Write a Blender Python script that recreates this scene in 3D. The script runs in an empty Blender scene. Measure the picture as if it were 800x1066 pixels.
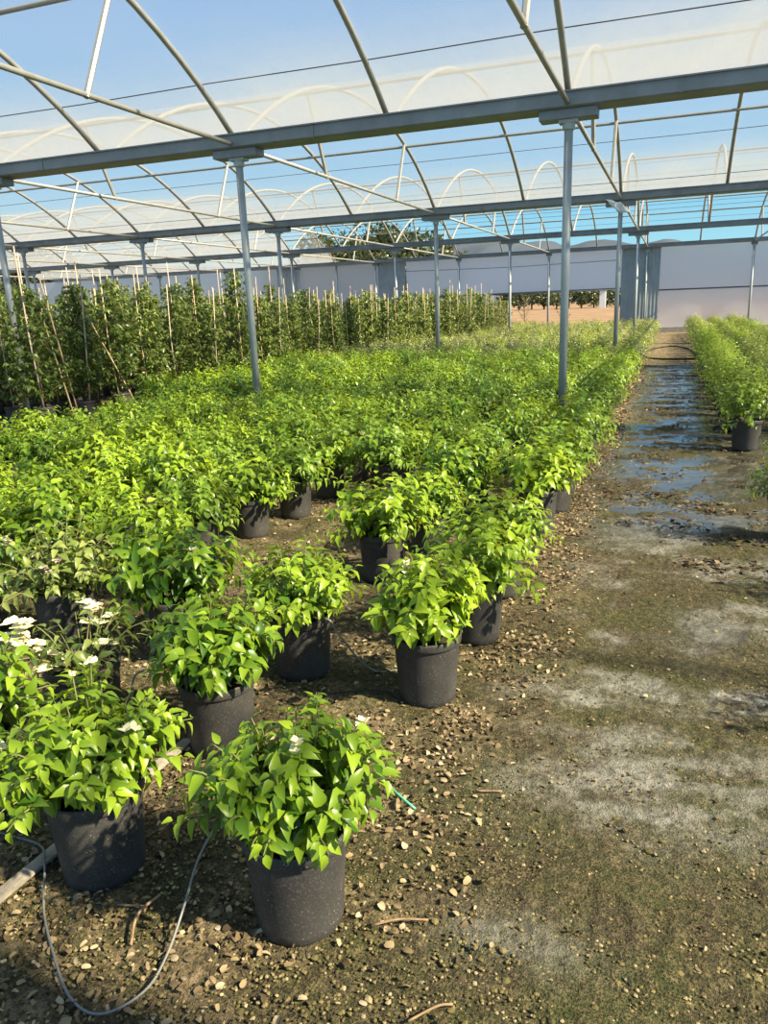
import bpy, math, random
import numpy as np
from mathutils import Vector, Matrix
PI = math.pi
S = bpy.context.scene
COL = S.collection

# ------------------------------------------------------------------ camera
CAM_H, FPX = 1.5, 793.44
YAW, PITCH, ROLL = 0.361674, -0.263895, -0.037713
fw = Vector((-math.sin(YAW)*math.cos(PITCH), math.cos(YAW)*math.cos(PITCH), math.sin(PITCH)))
r0 = fw.cross(Vector((0, 0, 1))).normalized()
u0 = r0.cross(fw)
rt = r0*math.cos(ROLL)+u0*math.sin(ROLL)
up = -r0*math.sin(ROLL)+u0*math.cos(ROLL)
cd = bpy.data.cameras.new('camera')
cam = bpy.data.objects.new('camera', cd)
COL.objects.link(cam)
cam.matrix_world = Matrix(((rt.x, up.x, -fw.x, 0), (rt.y, up.y, -fw.y, 0), (rt.z, up.z, -fw.z, CAM_H), (0, 0, 0, 1)))
cd.sensor_fit = 'VERTICAL'
cd.sensor_height = 24.0
cd.lens = FPX*24.0/1066.0
cd.clip_start, cd.clip_end = 0.05, 5000
S.camera = cam


def at(px, py, Y):
    d = fw+rt*((px-400)/FPX)+up*((533-py)/FPX)
    d = d*(Y/d.y)
    return Vector((d.x, d.y, d.z+CAM_H))


# ------------------------------------------------------------------ sky, sun, exposure
S.view_settings.view_transform = 'Standard'
S.view_settings.look = 'None'
S.view_settings.exposure = 0.0
S.view_settings.gamma = 1.0
S.view_settings.use_curve_mapping = False
W = bpy.data.worlds.new('sky')
S.world = W
W.use_nodes = True
nt = W.node_tree
nt.nodes.clear()
tc = nt.nodes.new('ShaderNodeTexCoord')
sp = nt.nodes.new('ShaderNodeSeparateXYZ')
rp = nt.nodes.new('ShaderNodeValToRGB')
bg = nt.nodes.new('ShaderNodeBackground')
wo = nt.nodes.new('ShaderNodeOutputWorld')
nt.links.new(tc.outputs['Generated'], sp.inputs[0])
nt.links.new(sp.outputs['Z'], rp.inputs[0])
nt.links.new(rp.outputs[0], bg.inputs[0])
nt.links.new(bg.outputs[0], wo.inputs[0])
for i, (pos, c) in enumerate([(0.0, (.62, .84, .92)), (0.06, (.40, .80, .95)), (0.16, (.22, .58, .92)), (0.34, (.15, .42, .85)), (0.85, (.34, .42, .56))]):
    e = rp.color_ramp.elements[i] if i < 2 else rp.color_ramp.elements.new(pos)
    e.position = pos
    e.color = c+(1,)
bg.inputs['Strength'].default_value = 0.95
sun = bpy.data.lights.new('sun', 'SUN')
sun.energy = 13.5
sun.color = (1.0, .86, .60)
sun.angle = math.radians(1.2)
so = bpy.data.objects.new('sun', sun)
COL.objects.link(so)
SUN_EL, SUN_AZ = math.radians(39), math.radians(173.5)      # azimuth the light travels towards
sd = Vector((math.cos(SUN_AZ)*math.cos(SUN_EL), math.sin(SUN_AZ)*math.cos(SUN_EL), -math.sin(SUN_EL)))
so.rotation_euler = sd.to_track_quat('-Z', 'Y').to_euler()
so.location = (6, -3, 8)


# ------------------------------------------------------------------ node helpers
def lin(c):
    return tuple((x/255/12.92 if x/255 <= .04045 else ((x/255+.055)/1.055)**2.4) for x in c)


class NM:
    def __init__(s, name):
        s.m = bpy.data.materials.new(name)
        s.m.use_nodes = True
        s.t = s.m.node_tree
        s.t.nodes.clear()
        s.out = s.n('ShaderNodeOutputMaterial')

    def n(s, typ, **kw):
        o = s.t.nodes.new(typ)
        for k, v in kw.items():
            setattr(o, k, v)
        return o

    def l(s, a, b):
        s.t.links.new(a, b)

    def coord(s):
        return s.n('ShaderNodeTexCoord').outputs['Object']

    def noise(s, scale, detail=4, rough=.6, vec=None):
        o = s.n('ShaderNodeTexNoise')
        o.inputs['Scale'].default_value = scale
        o.inputs['Detail'].default_value = detail
        o.inputs['Roughness'].default_value = rough
        s.l(vec if vec is not None else s.coord(), o.inputs['Vector'])
        return o.outputs['Fac']

    def ramp(s, fac, stops):
        o = s.n('ShaderNodeValToRGB')
        s.l(fac, o.inputs[0])
        for i, (p, c) in enumerate(stops):
            e = o.color_ramp.elements[i] if i < 2 else o.color_ramp.elements.new(p)
            e.position = p
            e.color = tuple(c)+(1,) if not isinstance(c, (int, float)) else (c, c, c, 1)
        return o.outputs[0]

    def mix(s, f, a, b, typ='MIX'):
        o = s.n('ShaderNodeMix', data_type='RGBA', blend_type=typ)
        for v, k in ((f, 0), (a, 6), (b, 7)):
            if hasattr(v, 'is_linked') or hasattr(v, 'links'):
                s.l(v, o.inputs[k])
            else:
                o.inputs[k].default_value = v if k == 0 else tuple(v)+(1,)
        return o.outputs[2]

    def math(s, op, a, b=None):
        o = s.n('ShaderNodeMath', operation=op)
        for v, k in ((a, 0), (b, 1)):
            if v is None:
                continue
            if hasattr(v, 'links'):
                s.l(v, o.inputs[k])
            else:
                o.inputs[k].default_value = v
        return o.outputs[0]

    def attr(s, name):
        return s.n('ShaderNodeAttribute', attribute_name=name).outputs['Fac']

    def principled(s, color, rough=.5, metal=0, spec=.5, bump=None, bstr=.3, bdist=.01):
        p = s.n('ShaderNodeBsdfPrincipled')
        for v, k in ((color, 'Base Color'), (rough, 'Roughness'), (metal, 'Metallic'), (spec, 'Specular IOR Level')):
            if hasattr(v, 'links'):
                s.l(v, p.inputs[k])
            else:
                p.inputs[k].default_value = tuple(v)+(1,) if isinstance(v, tuple) else v
        if bump is not None:
            b = s.n('ShaderNodeBump')
            b.inputs['Strength'].default_value = bstr
            b.inputs['Distance'].default_value = bdist
            s.l(bump, b.inputs['Height'])
            s.l(b.outputs[0], p.inputs['Normal'])
        return p

    def done(s, sh):
        s.l(sh.outputs[0] if hasattr(sh, 'outputs') else sh, s.out.inputs['Surface'])
        return s.m


MAT = {}


def simple(name, c, rough=.5, metal=0, var=.12, scale=12, bump=0.15):
    m = NM(name)
    n = m.noise(scale)
    col = m.ramp(n, [(.3, tuple(x*(1-var) for x in c)), (.7, tuple(min(1, x*(1+var)) for x in c))])
    MAT[name] = m.done(m.principled(col, rough, metal, bump=n, bstr=bump))


simple('steel_tube', (.32, .315, .295), .45, .15, .12, 9)
simple('steel_gutter', (.20, .225, .25), .5, .3, .18, 3)
simple('steel_post', (.36, .40, .42), .5, .1, .12, 6)
simple('wire', (.10, .10, .11), .5, .3)
simple('bamboo', (.55, .42, .24), .6, 0, .3, 25)
simple('bamboo_pale', (.52, .42, .34), .7, 0, .25, 25)
simple('soil', (.05, .035, .022), .95, 0, .5, 60, .8)
simple('stem_green', (.16, .17, .06), .6, 0, .3, 30)
simple('stem_wood', (.17, .12, .075), .8, 0, .3, 30)
simple('corrugated', (.30, .34, .38), .5, .05, .12, 2)
simple('bar_grey', (.13, .15, .17), .5, .3)
simple('concrete', (.34, .31, .27), .9, 0, .2, 6)
simple('rubber_hose', (.02, .02, .02), .6)
simple('tube_grey', (.22, .22, .21), .45, 0, .15, 40)
simple('weathered_lath', (.34, .30, .24), .85, 0, .35, 22, .5)
simple('green_plastic', (.10, .42, .28), .4)
simple('white_plastic', (.72, .76, .80), .4, 0, .05)
simple('bract', (.82, .78, .50), .6, 0, .1, 30)
simple('bract_dull', (.62, .50, .42), .6, 0, .2, 30)
simple('twig', (.30, .20, .11), .8, 0, .3, 30)
simple('mountain', (.055, .075, .105), 1, 0, .22, .006, 0)
simple('bark', (.12, .085, .06), .9, 0, .3, 5)


def leafmat(name, old, young, trans=.33, rough=.36):
    m = NM(name)
    g = m.n('ShaderNodeNewGeometry').outputs['Random Per Island']
    oi = m.n('ShaderNodeObjectInfo').outputs['Random']
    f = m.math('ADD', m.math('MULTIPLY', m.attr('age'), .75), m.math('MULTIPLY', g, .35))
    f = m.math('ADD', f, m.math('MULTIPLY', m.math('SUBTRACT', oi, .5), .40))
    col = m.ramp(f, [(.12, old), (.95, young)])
    vein = m.noise(90, 2)
    col = m.mix(m.math('MULTIPLY', vein, .12), col, (.9, .95, .5), 'MULTIPLY')
    p = m.principled(col, rough, 0, .5)
    tr = m.n('ShaderNodeBsdfTranslucent')
    tcol = m.mix(.6, col, (.75, .80, .10), 'MIX')
    tcol = m.mix(.35, tcol, col, 'MIX')
    m.l(tcol, tr.inputs[0])
    mx = m.n('ShaderNodeMixShader')
    mx.inputs[0].default_value = trans
    m.l(p.outputs[0], mx.inputs[1])
    m.l(tr.outputs[0], mx.inputs[2])
    MAT[name] = m.done(mx)


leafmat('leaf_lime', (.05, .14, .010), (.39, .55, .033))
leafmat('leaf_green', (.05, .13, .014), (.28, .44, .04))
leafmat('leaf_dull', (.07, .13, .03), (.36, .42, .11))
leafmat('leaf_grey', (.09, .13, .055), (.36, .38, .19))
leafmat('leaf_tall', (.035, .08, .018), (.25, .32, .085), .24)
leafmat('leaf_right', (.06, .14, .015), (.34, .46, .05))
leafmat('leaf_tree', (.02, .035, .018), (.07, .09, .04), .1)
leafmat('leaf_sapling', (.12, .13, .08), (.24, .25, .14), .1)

# black nursery pot with dust and pale specks
m = NM('pot_black')
n1 = m.noise(7)
col = m.ramp(n1, [(.3, (.030, .030, .031)), (.75, (.070, .067, .063))])
v = m.n('ShaderNodeTexVoronoi')
v.inputs['Scale'].default_value = 95
m.l(m.coord(), v.inputs['Vector'])
spk = m.ramp(v.outputs['Distance'], [(.10, 1.0), (.2, 0.0)])
spk = m.math('MULTIPLY', spk, m.ramp(m.noise(16, 3), [(.5, 0.0), (.62, .75)]))
col = m.mix(spk, col, (.48, .44, .38))
fine = m.noise(160, 3)
col = m.mix(m.ramp(fine, [(.52, 0.0), (.8, .5)]), col, (.19, .175, .16))
MAT['pot_black'] = m.done(m.principled(col, .6, 0, .4, bump=fine, bstr=.25, bdist=.003))

# polythene roof / wall film
def film(name, fac, col, dirt=True, frosted=False):
    m = NM(name)
    t = m.n('ShaderNodeBsdfTransparent')
    if frosted:
        t = m.n('ShaderNodeBsdfRefraction')
        t.inputs['IOR'].default_value = 1.12
        t.inputs['Roughness'].default_value = .42
    t.inputs[0].default_value = (.97, .98, .99, 1)
    tl = m.n('ShaderNodeBsdfTranslucent')
    tl.inputs[0].default_value = col+(1,)
    df = m.n('ShaderNodeBsdfDiffuse')
    df.inputs[0].default_value = col+(1,)
    ms = m.n('ShaderNodeMixShader')
    ms.inputs[0].default_value = .5
    m.l(tl.outputs[0], ms.inputs[1])
    m.l(df.outputs[0], ms.inputs[2])
    mx = m.n('ShaderNodeMixShader')
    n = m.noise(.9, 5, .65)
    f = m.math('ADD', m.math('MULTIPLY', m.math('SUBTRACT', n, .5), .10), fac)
    if dirt:  # besides dirt, this mask carries a painted whitish light haze
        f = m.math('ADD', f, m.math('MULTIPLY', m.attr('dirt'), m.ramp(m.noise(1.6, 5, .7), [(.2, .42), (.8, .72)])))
    m.l(f, mx.inputs[0])
    m.l(t.outputs[0], mx.inputs[1])
    m.l(ms.outputs[0], mx.inputs[2])
    MAT[name] = m.done(mx)


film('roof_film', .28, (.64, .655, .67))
film('wall_film', .62, (.70, .80, .93), False, True)
film('curtain_film', .82, (.72, .83, .97), False, True)

# ground
m = NM('ground')
co = m.coord()
big, mid, fin, tiny = m.noise(1.3, 5), m.noise(9, 5, .65), m.noise(42, 4, .7), m.noise(150, 3, .7)
moss = m.ramp(m.math('ADD', m.math('MULTIPLY', big, .6), m.math('MULTIPLY', mid, .4)), [(.40, 0.0), (.58, 1.0)])
c = m.mix(moss, (.095, .077, .050), (.085, .098, .034))
c = m.mix(m.ramp(fin, [(.46, 0.0), (.68, .85)]), c, (.25, .20, .10))
c = m.mix(m.ramp(tiny, [(.38, .9), (.56, 0.0)]), c, (.022, .019, .012))
dry = m.attr('litter')
c = m.mix(m.math('MULTIPLY', dry, m.ramp(m.math('ADD', m.math('MULTIPLY', fin, .5), m.math('MULTIPLY', mid, .5)), [(.42, 0.0), (.58, .8)])), c, (.40, .30, .19))
minr = m.math('MULTIPLY', m.attr('mineral_sheen'), m.ramp(m.math('ADD', m.math('MULTIPLY', fin, .5), m.math('MULTIPLY', mid, .5)), [(.40, .15), (.58, 1.0)]))
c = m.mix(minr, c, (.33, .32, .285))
wet = m.attr('wet')
c = m.mix(m.math('MULTIPLY', wet, .62), c, (.035, .031, .024))
wetr = m.ramp(wet, [(.15, .9), (.75, .12), (.95, .04)])
spc = m.ramp(wet, [(.2, .15), (.8, .7)])
hb = m.math('MULTIPLY', m.math('ADD', m.math('MULTIPLY', fin, .6), m.math('MULTIPLY', tiny, .4)), m.ramp(wet, [(.3, 1.0), (.85, .03)]))
MAT['ground'] = m.done(m.principled(c, wetr, 0, spc, bump=hb, bstr=1.0, bdist=.03))
m = NM('field_dirt')
n = m.noise(.25, 6, .7)
c = m.ramp(n, [(.3, (.21, .135, .08)), (.7, (.36, .245, .155))])
MAT['field_dirt'] = m.done(m.principled(c, .95, 0, .1))


# ------------------------------------------------------------------ mesh helpers
class MB:
    def __init__(s):
        s.v, s.f = [], []

    def add(s, vs, fs):
        o = len(s.v)
        s.v += [tuple(x) for x in vs]
        s.f += [tuple(i+o for i in f) for f in fs]
        return s

    def box(s, a, b):
        x0, y0, z0 = a
        x1, y1, z1 = b
        return s.add([(x0, y0, z0), (x1, y0, z0), (x1, y1, z0), (x0, y1, z0), (x0, y0, z1), (x1, y0, z1), (x1, y1, z1), (x0, y1, z1)],
                     [(3, 2, 1, 0), (4, 5, 6, 7), (0, 1, 5, 4), (1, 2, 6, 5), (2, 3, 7, 6), (3, 0, 4, 7)])

    def tube(s, pts, r, n=8, caps=True):
        pts = [Vector(p) for p in pts]
        rr = r if hasattr(r, '__len__') else [r]*len(pts)
        vs, fs = [], []
        t = (pts[1]-pts[0]).normalized()
        a = t.cross(Vector((0, 0, 1)) if abs(t.z) < .9 else Vector((1, 0, 0))).normalized()
        for i, p in enumerate(pts):
            if i == 0:
                t = pts[1]-pts[0]
            elif i == len(pts)-1:
                t = pts[-1]-pts[-2]
            else:
                t = pts[i+1]-pts[i-1]
            t.normalize()
            a = (a-t*a.dot(t)).normalized()
            b = t.cross(a)
            for k in range(n):
                w = 2*PI*k/n
                vs.append(p+(a*math.cos(w)+b*math.sin(w))*rr[i])
        for i in range(len(pts)-1):
            for k in range(n):
                k2 = (k+1) % n
                fs.append((i*n+k, i*n+k2, (i+1)*n+k2, (i+1)*n+k))
        if caps:
            fs.append(tuple(range(n))[::-1])
            fs.append(tuple(range((len(pts)-1)*n, len(pts)*n)))
        return s.add(vs, fs)

    def lathe(s, prof, n=32, c=(0, 0)):
        vs, fs = [], []
        for (r, z) in prof:
            for k in range(n):
                w = 2*PI*k/n
                vs.append((c[0]+r*math.cos(w), c[1]+r*math.sin(w), z))
        for i in range(len(prof)-1):
            for k in range(n):
                k2 = (k+1) % n
                fs.append((i*n+k, i*n+k2, (i+1)*n+k2, (i+1)*n+k))
        return s.add(vs, fs)

    def mesh(s, name, mat, smooth=False):
        me = bpy.data.meshes.new(name)
        me.from_pydata(s.v, [], s.f)
        if smooth:
            me.polygons.foreach_set('use_smooth', [True]*len(me.polygons))
        me.materials.append(MAT[mat])
        return me

    def build(s, name, mat, parent=None, smooth=False):
        return link(name, s.mesh(name, mat, smooth), parent)


def link(name, me, parent=None):
    o = bpy.data.objects.new(name, me)
    COL.objects.link(o)
    if parent is not None:
        o.parent = parent
    return o


def npmesh(name, V, F, mat, attrs=None, smooth=True):
    """V (n,3) array, F list of (m,k) index arrays"""
    me = bpy.data.meshes.new(name)
    me.vertices.add(len(V))
    me.vertices.foreach_set('co', np.asarray(V, dtype=np.float32).ravel())
    loops = np.concatenate([f.ravel() for f in F]).astype(np.int32)
    tot = np.concatenate([np.full(len(f), f.shape[1]) for f in F]).astype(np.int32)
    me.loops.add(len(loops))
    me.loops.foreach_set('vertex_index', loops)
    me.polygons.add(len(tot))
    me.polygons.foreach_set('loop_start', np.concatenate([[0], np.cumsum(tot)[:-1]]).astype(np.int32))
    me.polygons.foreach_set('loop_total', tot)
    me.polygons.foreach_set('use_smooth', np.full(len(tot), smooth))
    for k, a in (attrs or {}).items():
        at_ = me.attributes.new(k, 'FLOAT', 'POINT')
        at_.data.foreach_set('value', np.asarray(a, dtype=np.float32))
    me.update(calc_edges=True)
    me.materials.append(MAT[mat])
    return me


def tag(o, label, cat, group=None, kind=None):
    o['label'] = label
    o['category'] = cat
    if group:
        o['group'] = group
    if kind:
        o['kind'] = kind
    return o


def thing(name, loc, label, cat, group=None, rz=0, sc=1):
    o = bpy.data.objects.new(name, None)
    o.empty_display_size = .1
    COL.objects.link(o)
    o.location = loc
    o.rotation_euler = (0, 0, rz)
    o.scale = (sc, sc, sc)
    return tag(o, label, cat, group)


def struct(o):
    o['kind'] = 'structure'
    return o


ORD = 'zeroth first second third fourth fifth sixth seventh eighth ninth tenth eleventh twelfth thirteenth fourteenth fifteenth sixteenth seventeenth eighteenth nineteenth twentieth'.split()


def ordw(n):
    if n <= 20:
        return ORD[n]
    t = {2: 'twenty', 3: 'thirty', 4: 'forty', 5: 'fifty'}[n//10]
    return t+'-'+ORD[n % 10] if n % 10 else {2: 'twentieth', 3: 'thirtieth', 4: 'fortieth', 5: 'fiftieth'}[n//10]


# ------------------------------------------------------------------ noise for ground relief
def hash2(ix, iy, seed):
    h = (ix.astype(np.int64)*374761393+iy.astype(np.int64)*668265263+seed*974634777) & 0x7fffffff
    h = ((h ^ (h >> 13))*1274126177) & 0x7fffffff
    return ((h ^ (h >> 16)) & 0xffff)/65535.0


def vnoise(x, y, sc, seed):
    x, y = x*sc, y*sc
    ix, iy = np.floor(x), np.floor(y)
    fx, fy = x-ix, y-iy
    fx, fy = fx*fx*(3-2*fx), fy*fy*(3-2*fy)
    a, b = hash2(ix, iy, seed), hash2(ix+1, iy, seed)
    c, d = hash2(ix, iy+1, seed), hash2(ix+1, iy+1, seed)
    return (a*(1-fx)+b*fx)*(1-fy)+(c*(1-fx)+d*fx)*fy


def fbm(x, y, sc, seed, n=3):
    s, a, t = 0, 1, 0
    for i in range(n):
        s = s+vnoise(x, y, sc*2**i, seed+i*17)*a
        t += a
        a *= .55
    return s/t


def sstep(x, a, b):
    t = np.clip((x-a)/(b-a), 0, 1)
    return t*t*(3-2*t)


# ------------------------------------------------------------------ dimensions of the house
SP, X0, Y1, B, ZG = 4.0, -1.152, 9.008, 8.611, 3.49
YW = Y1+3*B
GY = [Y1+(g-1)*B for g in range(5)]                   # gutter lines 0 (just behind camera) .. 4 (far wall)
RISE = 1.40
RAD = ((B/2)**2+RISE**2)/(2*RISE)


def hoopz(d):
    return ZG+math.sqrt(RAD**2-(B/2-d)**2)-(RAD-RISE)


BAY = {0: 'nearest bay', 1: 'second bay', 2: 'third bay', 3: 'farthest bay'}
PL = {0: 'on the path post line', 1: 'on the first post line right of the path', 2: 'on the second post line right of the path'}
for k in range(1, 8):
    PL[-k] = 'on the %s post line left of the path' % ORD[k]


def place_words(c2):                                   # c2 in half post spacings
    if c2 % 2 == 0:
        return PL[c2//2]
    a, b = (c2-1)//2, (c2+1)//2
    nm = {0: 'path posts', 1: 'first right', 2: 'second right'}
    for k in range(1, 8):
        nm[-k] = ORD[k]+' left'
    return 'halfway between %s and %s' % (nm[b].replace('path posts', 'path post line'), nm[a].replace('path posts', 'path post line'))


# ------------------------------------------------------------------ floor
def axis(segs):
    out = []
    for a, b, n in segs:
        out += list(np.linspace(a, b, n, endpoint=False))
    out.append(segs[-1][1])
    return np.array(out)


gx = axis([(-34, -6, 70), (-6, -3, 60), (-3, 1.8, 380), (1.8, 4, 50), (4, 12, 20)])
ys = [-2.0]
while ys[-1] < 35.6:
    ys.append(ys[-1]+(.10 if ys[-1] < .4 else max(.011, .0055*ys[-1])))
gy = np.array(ys)
GX, GYY = np.meshgrid(gx, gy)


def masks(x, y):
    n1 = fbm(x, y, 1.7, 3, 4)
    n2 = fbm(x*1.0, y*1.6, 2.6, 11, 4)
    n3 = fbm(x, y, 6, 23, 3)
    path = sstep(x, -.75, -.35)*(1-sstep(x, 3, 4))
    zone = path*sstep(y, 4.3, 5.6)*(1-sstep(y, 15, 22))
    wet = zone*sstep(n2*.5+n3*.25+.25*fbm(x*.8, y, 15, 61, 2), .42, .52)
    damp = sstep(x, -.3, .4)*sstep(y, 2.3, 3.4)*sstep(n1, .35, .6)*.5
    wet = np.clip(np.maximum(wet, damp*1.15), 0, 1)
    mineral_sheen = sstep(x+.25*(n1-.5), -.75, -.1)*sstep(y, 1.7, 2.7)*(1-sstep(y, 6.5, 9))*sstep(n2, .40, .62)  # pale deposit, strengthened so its colour also stands in for sky reflections
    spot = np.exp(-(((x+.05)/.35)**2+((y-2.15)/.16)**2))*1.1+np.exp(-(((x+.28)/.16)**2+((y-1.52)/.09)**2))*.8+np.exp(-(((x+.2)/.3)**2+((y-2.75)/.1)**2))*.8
    mineral_sheen = np.clip((mineral_sheen*.9+spot*.8)*(.25+.75*sstep(fbm(x*1.0, y*2.2, 7, 51, 4), .38, .62)), 0, 1)
    edge = np.exp(-((x+.60)/.20)**2)*sstep(y, 1.5, 2.6)
    left = (1-sstep(x, -.75, -.35))
    near = (1-sstep(y, 1.0, 1.35))*(1-sstep(x, -1.1, -.6))
    litter = np.clip(np.maximum(np.maximum(edge*1.2, left*.75), near)*sstep(n3*.6+n1*.4, .36, .6), 0, 1)*(1-wet*.7)
    litter = np.maximum(litter, path*sstep(y, 17, 23))
    return wet*(1-sstep(y, 17, 23)), mineral_sheen, litter


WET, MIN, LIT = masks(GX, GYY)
Z = .018*(fbm(GX, GYY, 1.2, 5, 3)-.5)+.016*(fbm(GX, GYY, 9, 31, 3)-.5)+.020*(fbm(GX, GYY, 34, 41, 2)-.5)
Z = Z*(1-.88*sstep(WET, .45, .8))-.006*sstep(WET, .45, .8)
ny, nx = GX.shape
idx = np.arange(nx*ny).reshape(ny, nx)
F = np.stack([idx[:-1, :-1], idx[:-1, 1:], idx[1:, 1:], idx[1:, :-1]], -1).reshape(-1, 4)
me = npmesh('floor', np.stack([GX, GYY, Z], -1).reshape(-1, 3), [F], 'ground', dict(wet=WET.ravel(), mineral_sheen=MIN.ravel(), litter=LIT.ravel()))
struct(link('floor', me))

# the dirt field and the far ridge outside
fx = np.linspace(-170, 120, 60)
fy = np.array([35.6, 38, 44, 55, 70, 90, 115, 140, 180, 260, 400])
FX, FY = np.meshgrid(fx, fy)
FZ = -.02+.25*(fbm(FX, FY, .06, 8, 3)-.5)*sstep(FY, 40, 70)
i2 = np.arange(FX.size).reshape(FX.shape)
F = np.stack([i2[:-1, :-1], i2[:-1, 1:], i2[1:, 1:], i2[1:, :-1]], -1).reshape(-1, 4)
struct(link('ground_field', npmesh('ground_field', np.stack([FX, FY, FZ], -1).reshape(-1, 3), [F], 'field_dirt')))

ridge_px = [(-120, 292), (0, 286), (120, 276), (300, 280), (400, 274), (440, 266), (473, 257), (492, 253), (505, 251), (527, 249), (545, 252), (560, 250), (577, 252), (588, 256), (601, 255), (612, 251), (630, 250), (644, 251), (656, 253), (668, 254), (679, 252), (690, 249), (700, 250), (715, 254), (760, 256), (860, 262)]
RY = 1400.0
rows = []
pts = [at(px, py, RY) for px, py in ridge_px]
xs = np.array([p.x for p in pts])
zs = np.array([p.z for p in pts])
mx_ = np.linspace(xs[0], xs[-1], 240)
top = np.interp(mx_, xs, zs)
top = top*(1+.05*(fbm(mx_, mx_*0, .03, 4, 3)-.5))
V = []
K = 14
for k in range(K+1):
    t = k/K
    hh = top*(1-t)**.8*(1+.35*(fbm(mx_, np.full_like(mx_, t*400), .012, 9, 4)-.5)*(1 if 0 < k else 0))
    V.append(np.stack([mx_, np.full_like(mx_, RY-t*500)-60*(fbm(mx_, np.full_like(mx_, t*300), .01, 19, 3)-.5), hh], -1))
V.append(np.stack([mx_, np.full_like(mx_, RY+300), mx_*0-5], -1))
V = np.concatenate(V[-1:]+V[:-1])
i2 = np.arange(len(V)).reshape(K+2, 240)
F = np.stack([i2[:-1, :-1], i2[:-1, 1:], i2[1:, 1:], i2[1:, :-1]], -1).reshape(-1, 4)
struct(link('mountain_ridge', npmesh('mountain_ridge', V, [F], 'mountain')))

# ------------------------------------------------------------------ roof film
def roof_film(g, xa, xb):
    nxs = max(2, int((xb-xa)/1.0))
    X = np.linspace(xa, xb, nxs)
    n = 26
    D = (1-np.cos(np.linspace(0, PI, n)))/2*(B-.16)+.08
    Zc = np.array([hoopz(d) for d in D])+.045
    VX, VD = np.meshgrid(X, D)
    VZ = np.repeat(Zc[:, None], nxs, 1)
    dd = np.minimum(VD, B-VD)
    sag = -.02*np.abs(np.sin(PI*(VX-X0)/2.0))
    dirt = 1-sstep(dd+.7*(fbm(VX, VD, .5, 77, 3)-.5), .05, 1.45)  # bright haze of layered film painted in towards the gutters, with some dirt
    dirt = np.where(VD < B*.52, -.22, dirt)              # camera-facing slope made clearer, so the painted haze sits on the far slope
    V = np.stack([VX, VD+GY[g], VZ+sag], -1).reshape(-1, 3)
    i = np.arange(V.shape[0]).reshape(VX.shape)
    F = np.stack([i[:-1, :-1], i[:-1, 1:], i[1:, 1:], i[1:, :-1]], -1).reshape(-1, 4)
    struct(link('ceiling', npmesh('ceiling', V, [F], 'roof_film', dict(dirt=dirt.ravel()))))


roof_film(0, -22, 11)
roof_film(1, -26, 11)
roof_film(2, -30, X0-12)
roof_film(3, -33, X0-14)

# ------------------------------------------------------------------ frame: gutters, posts, hoops, ties, purlins, wires
GN = {0: 'grey roof gutter beam overhead just behind the camera', 1: 'big grey roof gutter beam crossing the top of the view, nearest of all',
      2: 'grey roof gutter beam second from the camera', 3: 'grey roof gutter beam third from the camera', 4: 'grey eaves gutter beam along the top of the far wall'}
for g in range(5):
    b = MB()
    xa, xb = (-22-2.5*g, 9) if g else (-4, 9)
    prof = [(-.17, -.06), (-.17, .065), (-.20, .065), (-.20, .08), (-.155, .08), (-.13, -.03), (.13, -.03), (.155, .08), (.20, .08), (.20, .065), (.17, .065), (.17, -.06), (.15, -.075), (-.15, -.075)]
    n = len(prof)
    vs = [(x, GY[g]+y, ZG+z) for x in (xa, xb) for y, z in prof]
    b.add(vs, [(k, (k+1) % n, n+(k+1) % n, n+k) for k in range(n)]+[tuple(range(n)), tuple(range(n, 2*n))[::-1]])
    for k in range(-7, 3):
        x = X0+k*SP+1.1
        if xa < x < xb:
            b.box((x-.012, GY[g]-.178, ZG-.07), (x+.012, GY[g]+.178, ZG+.078))   # joint seams
    tag(b.build('roof_gutter', 'steel_gutter'), GN[g], 'gutter', 'roof gutter beams')


def frange(g):
    return {1: (-3, 1), 2: (-5, 1), 3: (-6, 1), 4: (-7, 1)}[g]


def post(g, c):
    x, y = X0+c*SP, GY[g]
    rows_ = {1: 'nearest row', 2: 'second row', 3: 'third row', 4: 'at the far wall'}[g]
    wh = {0: 'beside the path'}.get(c, ('%s left of the path one' % ordw(-c)) if c < 0 else 'right of the path')
    t = thing('support_post', (x, y, 0), 'galvanised steel post, %s, %s' % (rows_, wh), 'post', 'posts holding up the gutters')
    r = .046
    pole = MB().tube([(0, 0, -.02), (0, 0, ZG-.175)], r, 16).build('pole', 'steel_post', t, True)
    b = MB()
    if g < 4:
        b.box((-.30, -.11, ZG-.165), (.30, .11, ZG-.078))
        b.box((-.29, -.10, ZG-.17), (.29, .10, ZG-.165))
    else:
        b.box((-.12, -.06, ZG-.165), (.12, .06, ZG-.078))
    b.build('bracket', 'steel_gutter', t)
    b = MB()
    b.box((-.10, -.07, ZG-.20), (.10, .07, ZG-.17))
    b.lathe([(r+.001, ZG-.27), (r+.02, ZG-.26), (r+.02, ZG-.20), (r, ZG-.20)], 12)
    b.build('collar', 'steel_post', pole)


for g in (1, 2, 3, 4):
    a, b_ = frange(g)
    for c in range(a, b_+1):
        post(g, c)

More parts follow.
